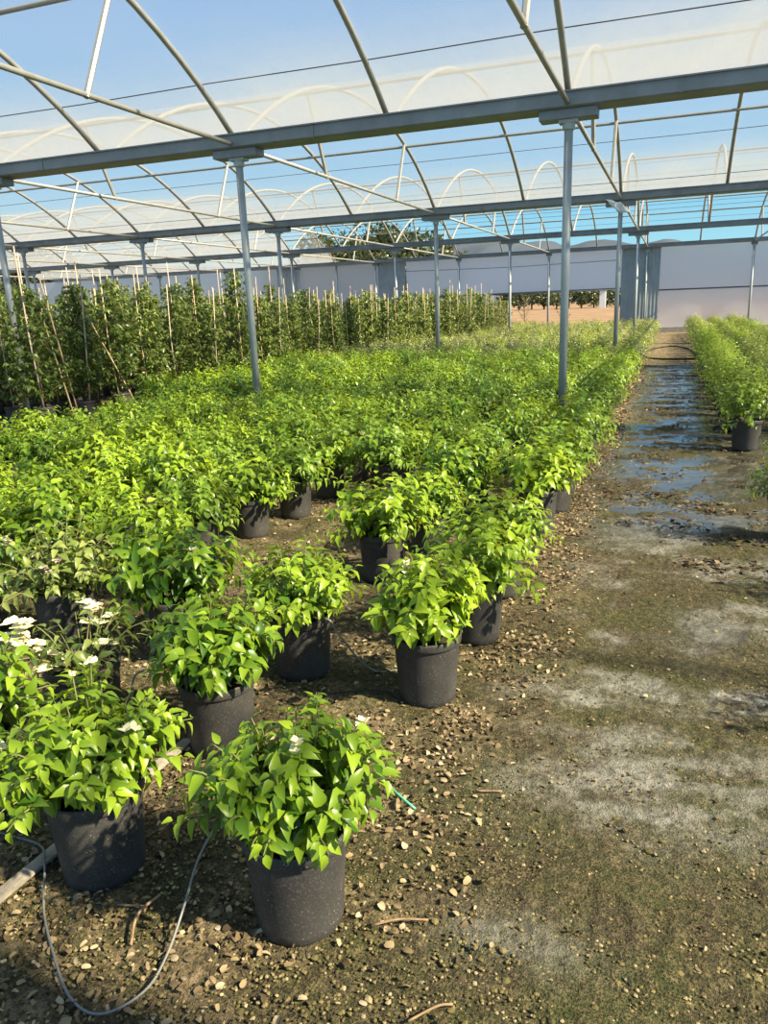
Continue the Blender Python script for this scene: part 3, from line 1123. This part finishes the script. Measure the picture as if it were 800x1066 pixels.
o = MB().tube(smooth_path([(-.84, 1.44, .25), (-.91, 1.41, .283), (-.99, 1.40, .27), (-1.05, 1.36, .17), (-1.07, 1.30, .06), (-1.055, 1.20, .014), (-1.045, 1.10, .012), (-1.10, 1.02, .013), (-1.20, 1.035, .012), (-1.34, 1.13, .013), (-1.45, 1.22, .014), (-1.53, 1.31, .030), (-1.57, 1.35, .032), (-1.66, 1.42, .012), (-1.84, 1.43, .010), (-2.1, 1.48, .01)]), .0032, 8).build('drip_tube', 'tube_grey', None, True)
tag(o, 'thin grey drip tube looping over the ground from the foremost pot to the lath', 'drip tube', 'drip irrigation tubes')
o = MB().tube(smooth_path([(-1.49, 2.02, .25), (-1.545, 1.965, .29), (-1.60, 1.93, .33), (-1.66, 1.92, .31), (-1.70, 1.93, .2), (-1.74, 1.95, .02), (-1.8, 2.2, .01)]), .004, 8).build('drip_tube', 'tube_grey', None, True)
tag(o, 'thin grey drip tube arching over the rim of the pot behind the front pair', 'drip tube', 'drip irrigation tubes')
o = MB().tube(smooth_path([(-1.30, 2.62, .26), (-1.24, 2.60, .28), (-1.20, 2.62, .20), (-1.10, 2.72, .015), (-.95, 2.85, .012), (-.90, 3.1, .012)]), .004, 8).build('drip_tube', 'tube_grey', None, True)
tag(o, 'thin grey drip tube running from the flat topped plant over bare soil', 'drip tube', 'drip irrigation tubes')
o = MB().tube(smooth_path([(-1.26, 2.45, .012), (-1.12, 2.52, .02), (-.98, 2.56, .02), (-.9, 2.5, .012)]), .0035, 8).build('drip_tube', 'rubber_hose', None, True)
tag(o, 'thin dark drip tube lying on the soil left of the pot beside the path', 'drip tube', 'drip irrigation tubes')

# weathered lath lying under the second pot
L0, L1 = Vector((-1.62, .95, .012)), Vector((-1.55, 2.02, .014))
b = MB()
n = 24
rl = random.Random(3)
for s in range(2):
    pass
vs, fs = [], []
for i in range(n+1):
    q = i/n
    c = L0.lerp(L1, q)
    w = .021+rl.uniform(-.0015, .0015)
    for dx, dz in ((-w, 0), (-w, .009), (-w*.3, .011+rl.uniform(-.001, .001)), (w*.5, .0105), (w, .009), (w, 0)):
        vs.append((c.x+dx, c.y, c.z+dz))
for i in range(n):
    for k in range(6):
        k2 = (k+1) % 6
        fs.append((i*6+k, i*6+k2, (i+1)*6+k2, (i+1)*6+k))
fs += [tuple(range(6))[::-1], tuple(range(n*6, n*6+6))]
tag(b.add(vs, fs).build('wooden_lath', 'weathered_lath'), 'weathered grey wooden lath lying on the ground behind the lower left pot', 'lath')

o = MB().tube([(-.80, 2.00, .035), (-.73, 1.95, .02), (-.655, 1.905, .012)], .004, 8).build('plant_tie', 'green_plastic', None, True)
tag(o, 'short green plastic plant tie on the dirt right of the foremost plant', 'plant tie')

o = MB().tube(smooth_path([(-.25, 24.6, .02), (-.5, 23.7, .02), (-.66, 22.2, .02), (-.66, 21.0, .02), (-.4, 20.1, .02), (.1, 19.8, .02), (.5, 19.9, .02), (.62, 20.6, .02)])+smooth_path([(.62, 20.6, .02), (.55, 22.5, .02), (.35, 24.2, .02), (.0, 24.9, .02), (-.25, 24.6, .02)])[1:], .020, 8).build('black_hose', 'rubber_hose', None, True)
tag(o, 'black hose lying in a big loop across the far path', 'hose')

# withered bract heap by the edge row
rng = np.random.default_rng(3)


def flakes(n, xf, yf, size, zoff, seed):
    rng = np.random.default_rng(seed)
    P, D, U, L, Wd = [], [], [], [], []
    while len(P) < n:
        x, y = xf(rng), yf(rng)
        _, mi, li = masks(np.array([x]), np.array([y]))
        if rng.uniform() > .12+li[0]:
            continue
        if any((x-a)**2+(y-b)**2 < .0125 for a, b in occupied if abs(y-b) < .2):
            continue
        w = rng.uniform(0, 2*PI)
        P.append((x, y, zoff+rng.uniform(0, .008)))
        D.append((math.cos(w), math.sin(w), rng.uniform(-.1, .7)))
        U.append((rng.normal(0, .6), rng.normal(0, .6), 1))
        s = size*rng.uniform(.35, 1.25)
        L.append(s)
        Wd.append(s*rng.uniform(.4, .85))
    return P, D, U, L, Wd


def merge_flakes(parts, name, mat):
    P, D, U, L, Wd = ([x for p in parts for x in p[i]] for i in range(5))
    V, F, a = leaf_mesh(P, D, U, L, Wd, np.zeros(len(P)), True, .35, .45, True)
    return link(name, npmesh(name, V, F, mat))


m = NM('dry_litter')
g = m.n('ShaderNodeNewGeometry').outputs['Random Per Island']
c = m.ramp(g, [(.0, (.055, .040, .022)), (.45, (.17, .125, .07)), (.8, (.36, .27, .155)), (1.0, (.50, .41, .27))])
MAT['dry_litter'] = m.done(m.principled(c, .85, 0, .2))
m = NM('debris')
g = m.n('ShaderNodeNewGeometry').outputs['Random Per Island']
c = m.ramp(g, [(.0, (.03, .022, .013)), (.55, (.10, .07, .04)), (1.0, (.27, .20, .12))])
MAT['debris'] = m.done(m.principled(c, .8, 0, .2))
m = NM('pebble')
g = m.n('ShaderNodeNewGeometry').outputs['Random Per Island']
c = m.ramp(g, [(.0, (.05, .045, .022)), (.5, (.15, .13, .05)), (.8, (.24, .19, .09)), (1.0, (.40, .33, .2))])
MAT['pebble'] = m.done(m.principled(c, .9, 0, .2))

lt = merge_flakes([
    flakes(6500, lambda r: r.uniform(-3.0, -.35), lambda r: r.uniform(.75, 3.4), .020, .004, 1),
    flakes(3200, lambda r: r.normal(-.56, .12), lambda r: r.uniform(1.6, 9.5), .021, .004, 2),
    flakes(2200, lambda r: r.uniform(-3.2, -.7), lambda r: r.uniform(2.6, 5.8), .024, .004, 3),
    flakes(900, lambda r: r.normal(-.60, .10), lambda r: r.uniform(9, 20), .04, .006, 4),
    flakes(700, lambda r: r.uniform(-.6, .9), lambda r: r.uniform(.8, 7.5), .015, .004, 5)], 'leaf_litter', 'dry_litter')
tag(lt, 'pale dried leaf and bract litter scattered on the ground around the pots', 'leaf litter', None, 'stuff')
# clumps of sodden leaf debris on the wet part of the path
rng = np.random.default_rng(44)
P, D, U, L, Wd = [], [], [], [], []
for k in range(95):
    cx, cy = rng.uniform(-.35, 1.6), 4.3+rng.uniform(0, 1)**1.5*12
    sx, sy = rng.uniform(.05, .22), rng.uniform(.02, .07)
    for j in range(int(rng.uniform(14, 48))):
        w = rng.uniform(0, 2*PI)
        P.append((cx+rng.normal(0, sx), cy+rng.normal(0, sy), rng.uniform(.0, .014)))
        D.append((math.cos(w), math.sin(w), rng.uniform(-.1, .6)))
        U.append((rng.normal(0, .5), rng.normal(0, .5), 1))
        q = rng.uniform(.015, .045)
        L.append(q)
        Wd.append(q*rng.uniform(.25, .7))
V, F, a = leaf_mesh(P, D, U, L, Wd, np.zeros(len(P)), True, .3, .4, True)
tag(link('path_debris', npmesh('path_debris', V, F, 'debris')), 'clumps of brown sodden leaf debris on the wet path', 'leaf debris', None, 'stuff')
# crumbs of soil
ico_v = np.array([(0, 0, 1), (.894, 0, .447), (.276, .851, .447), (-.724, .526, .447), (-.724, -.526, .447), (.276, -.851, .447), (.724, .526, -.447), (-.276, .851, -.447), (-.894, 0, -.447), (-.276, -.851, -.447), (.724, -.526, -.447), (0, 0, -1)])
ico_f = np.array([(0, 1, 2), (0, 2, 3), (0, 3, 4), (0, 4, 5), (0, 5, 1), (1, 6, 2), (2, 7, 3), (3, 8, 4), (4, 9, 5), (5, 10, 1), (2, 6, 7), (3, 7, 8), (4, 8, 9), (5, 9, 10), (1, 10, 6), (6, 11, 7), (7, 11, 8), (8, 11, 9), (9, 11, 10), (10, 11, 6)])
rng = np.random.default_rng(21)
n = 34000
px_ = rng.uniform(-2.4, 1.5, n)
py_ = .7+rng.exponential(1.1, n)
w_, _, _ = masks(px_, py_)
ok = (w_ < .4) & (py_ < 7)
px_, py_ = px_[ok], py_[ok]
n = len(px_)
r_ = rng.uniform(.0025, .006, n)*np.where(rng.uniform(size=n) < .04, 2.0, 1)
V = ico_v[None]*rng.uniform(.65, 1.2, (n, 12, 1))*r_[:, None, None]*np.array([1, 1, .5])
V = V+np.stack([px_, py_, r_*.2], -1)[:, None]
F = (np.arange(n)[:, None, None]*12+ico_f[None]).reshape(-1, 3)
tag(link('soil_crumbs', npmesh('soil_crumbs', V.reshape(-1, 3), [F], 'pebble', None, False)), 'small mossy soil crumbs and pebbles over the near ground', 'soil crumbs', None, 'stuff')
for i, (pts, r, lab) in enumerate([
        ([(-1.16, 1.20, .012), (-1.20, 1.28, .02), (-1.19, 1.36, .015)], .004, 'bent dry reddish twig on the ground between the two front pots'),
        ([(-1.28, 1.30, .01), (-1.21, 1.315, .012)], .003, 'tiny straight dry twig beside the bent one between the front pots'),
        ([(-.62, 1.44, .01), (-.56, 1.47, .02), (-.49, 1.50, .012)], .003, 'thin dry twig on the mossy ground right of the foremost pot'),
        ([(-.45, 1.22, .01), (-.40, 1.27, .015), (-.37, 1.29, .01)], .003, 'short dry twig on the moss near the bottom middle of the view'),
        ([(-.5, 2.05, .01), (-.42, 2.07, .012)], .003, 'pale dry stalk on the moss in the middle of the near path')]):
    tag(MB().tube(smooth_path(pts, 5), r, 6).build('dry_twig', 'twig', None, True), lab, 'twig', 'dry twigs on the ground')

# ------------------------------------------------------------------ outside: trees, saplings in pots, small board
def tree(name, base, H, R, label, seed, n=1500, trunk=.3, ls=.35, mat='leaf_tree', group='trees beyond the far wall'):
    rng = np.random.default_rng(seed)
    t = thing(name, base, label, 'tree', group)
    lobes = [(rng.normal(0, R*.38), rng.normal(0, R*.3), H*rng.uniform(.35, .82), R*rng.uniform(.35, .6)) for _ in range(14)]
    P, D, U, L, Wd = [], [], [], [], []
    for i in range(n):
        a, b, c, r = lobes[rng.integers(0, 14)]
        d = rng.normal(0, 1, 3)
        d = d/np.linalg.norm(d)
        P.append(np.array([a, b, c])+d*r*rng.uniform(.6, 1.0)*np.array([1, 1, .75]))
        D.append(d+rng.normal(0, .6, 3))
        U.append(rng.normal(0, 1, 3)+np.array([0, 0, .6]))
        s = ls*rng.uniform(.6, 1.3)
        L.append(s)
        Wd.append(s*.7)
    V, F, a = leaf_mesh(P, D, U, L, Wd, rng.uniform(0, 1, len(P)), False)
    V[:, 2] = np.clip(V[:, 2], .05*H, H)
    link('crown', npmesh('crown', V, F, mat, dict(age=a)), t)
    b = MB().tube([(0, 0, -.1), (.02*H, 0, H*.3), (0, .02*H, H*.6)], [trunk*.5, trunk*.4, trunk*.15], 8)
    for a, bb, c, r in lobes[:6]:
        b.tube([(0, 0, H*.3), (a, bb, c)], [trunk*.25, trunk*.06], 5)
    b.build('trunk', 'bark', t, True)
    return t


big = [(356, 236, 4.5), (376, 240, 4), (397, 231, 5), (416, 234, 5), (436, 241, 4.5), (452, 262, 4), (338, 262, 4)]
for i, (px, py, R) in enumerate(big):
    q = at(px, py, 66+3*(i % 3))
    tree('broadleaf_tree', (q.x, q.y, 0), q.z, R, 'dark broadleaf tree beyond the far wall, %s from the left in its clump' % ordw([2, 3, 4, 5, 6, 7, 1][i]), 40+i, 2600, .5, .45)
left_t = [(8, 250, 4), (40, 254, 4), (62, 262, 3.5)]
for i, (px, py, R) in enumerate(left_t):
    q = at(px, py, 52+3*i)
    tree('broadleaf_tree', (q.x, q.y, 0), q.z, R, 'dark tree showing over the far left wall, %s from the left edge' % ordw(i+1), 60+i, 1500, .4, .4)
for i, px in enumerate(range(528, 676, 13)):
    q = at(px, 303+3*math.sin(i*2.1), 132+4*(i % 3))
    tree('hedge_tree', (q.x, q.y, 0), max(2.4, q.z)*1.05, 2.0, 'low dark tree at the back of the dirt field, %s from the left' % ordw(i+1), 80+i, 700, .3, .42, group='tree line behind the dirt field')
q = at(628, 306, 126)
t = thing('field_shed', (q.x, q.y, 0), 'tiny white shed before the tree line across the dirt field', 'shed')
MB().box((-.45, -.4, 0), (.45, .4, 2.5)).build('wall', 'white_plastic', t)
MB().add([(-.55, -.5, 2.5), (.55, -.5, 2.5), (.55, .5, 2.5), (-.55, .5, 2.5), (-.55, 0, 2.8), (.55, 0, 2.8)], [(0, 1, 5, 4), (2, 3, 4, 5), (0, 4, 3), (1, 2, 5)]).build('roof', 'bar_grey', t)

SAP = None
for i, (px, Yp) in enumerate([(546, 39), (586, 39), (522, 41)]):
    q = at(px, 340, Yp)
    rng = np.random.default_rng(900+i)
    t = thing('olive_sapling', (q.x, q.y, -.01), 'thin grey olive sapling in dark pot outside the wall gap, %s from the left' % ordw([2, 3, 1][i]), 'sapling', 'saplings outside the wall gap')
    add_pot(t, False)
    b = MB()
    P, D, U, L, Wd = [], [], [], [], []
    for k in range(16):
        phi = k*2.4
        z = .5+.07*k
        ln = rng.uniform(.3, .6)
        e = np.array([math.cos(phi)*ln*.8, math.sin(phi)*ln*.8, z+ln*.7])
        st = np.array([0, 0, z*.9])
        b.tube([st, e], [.008, .003], 4)
        for j in range(16):
            s = .3+.7*j/16
            P.append(st+(e-st)*s)
            D.append(rng.normal(0, 1, 3))
            U.append(rng.normal(0, .5, 3)+np.array([0, 0, 1]))
            L.append(.08)
            Wd.append(.025)
    b.tube([(0, 0, .2), (.02, 0, .9), (0, .02, 1.7)], [.018, .014, .005], 6)
    V, F, a = leaf_mesh(P, D, U, L, Wd, rng.uniform(0, 1, len(P)), False)
    link('foliage', npmesh('foliage', V, F, 'leaf_sapling', dict(age=a)), t)
    b.build('trunk', 'bark', t, True)
for i, px in enumerate((725, 780)):
    q = at(px, 337, 35.9)
    t = thing('outside_pot', (q.x, q.y, 0), 'dark pot outside showing blurred through the far plastic wall, %s one' % ('left', 'right')[i], 'pot', 'pots behind the plastic wall')
    h = .42
    MB().lathe([(0, .0), (.26, 0), (.34, h-.04), (.37, h-.03), (.37, h), (.34, h), (.33, h-.06), (0, h-.07)], 20).build('pot', 'pot_black', t, True)
    MB().lathe([(.33, h-.055), (.15, h-.045), (0, h-.04)], 20).build('soil', 'soil', t, True)
print('low bushes', count, len(INDIV), 'rest', len(REST), 'tall', tc_)
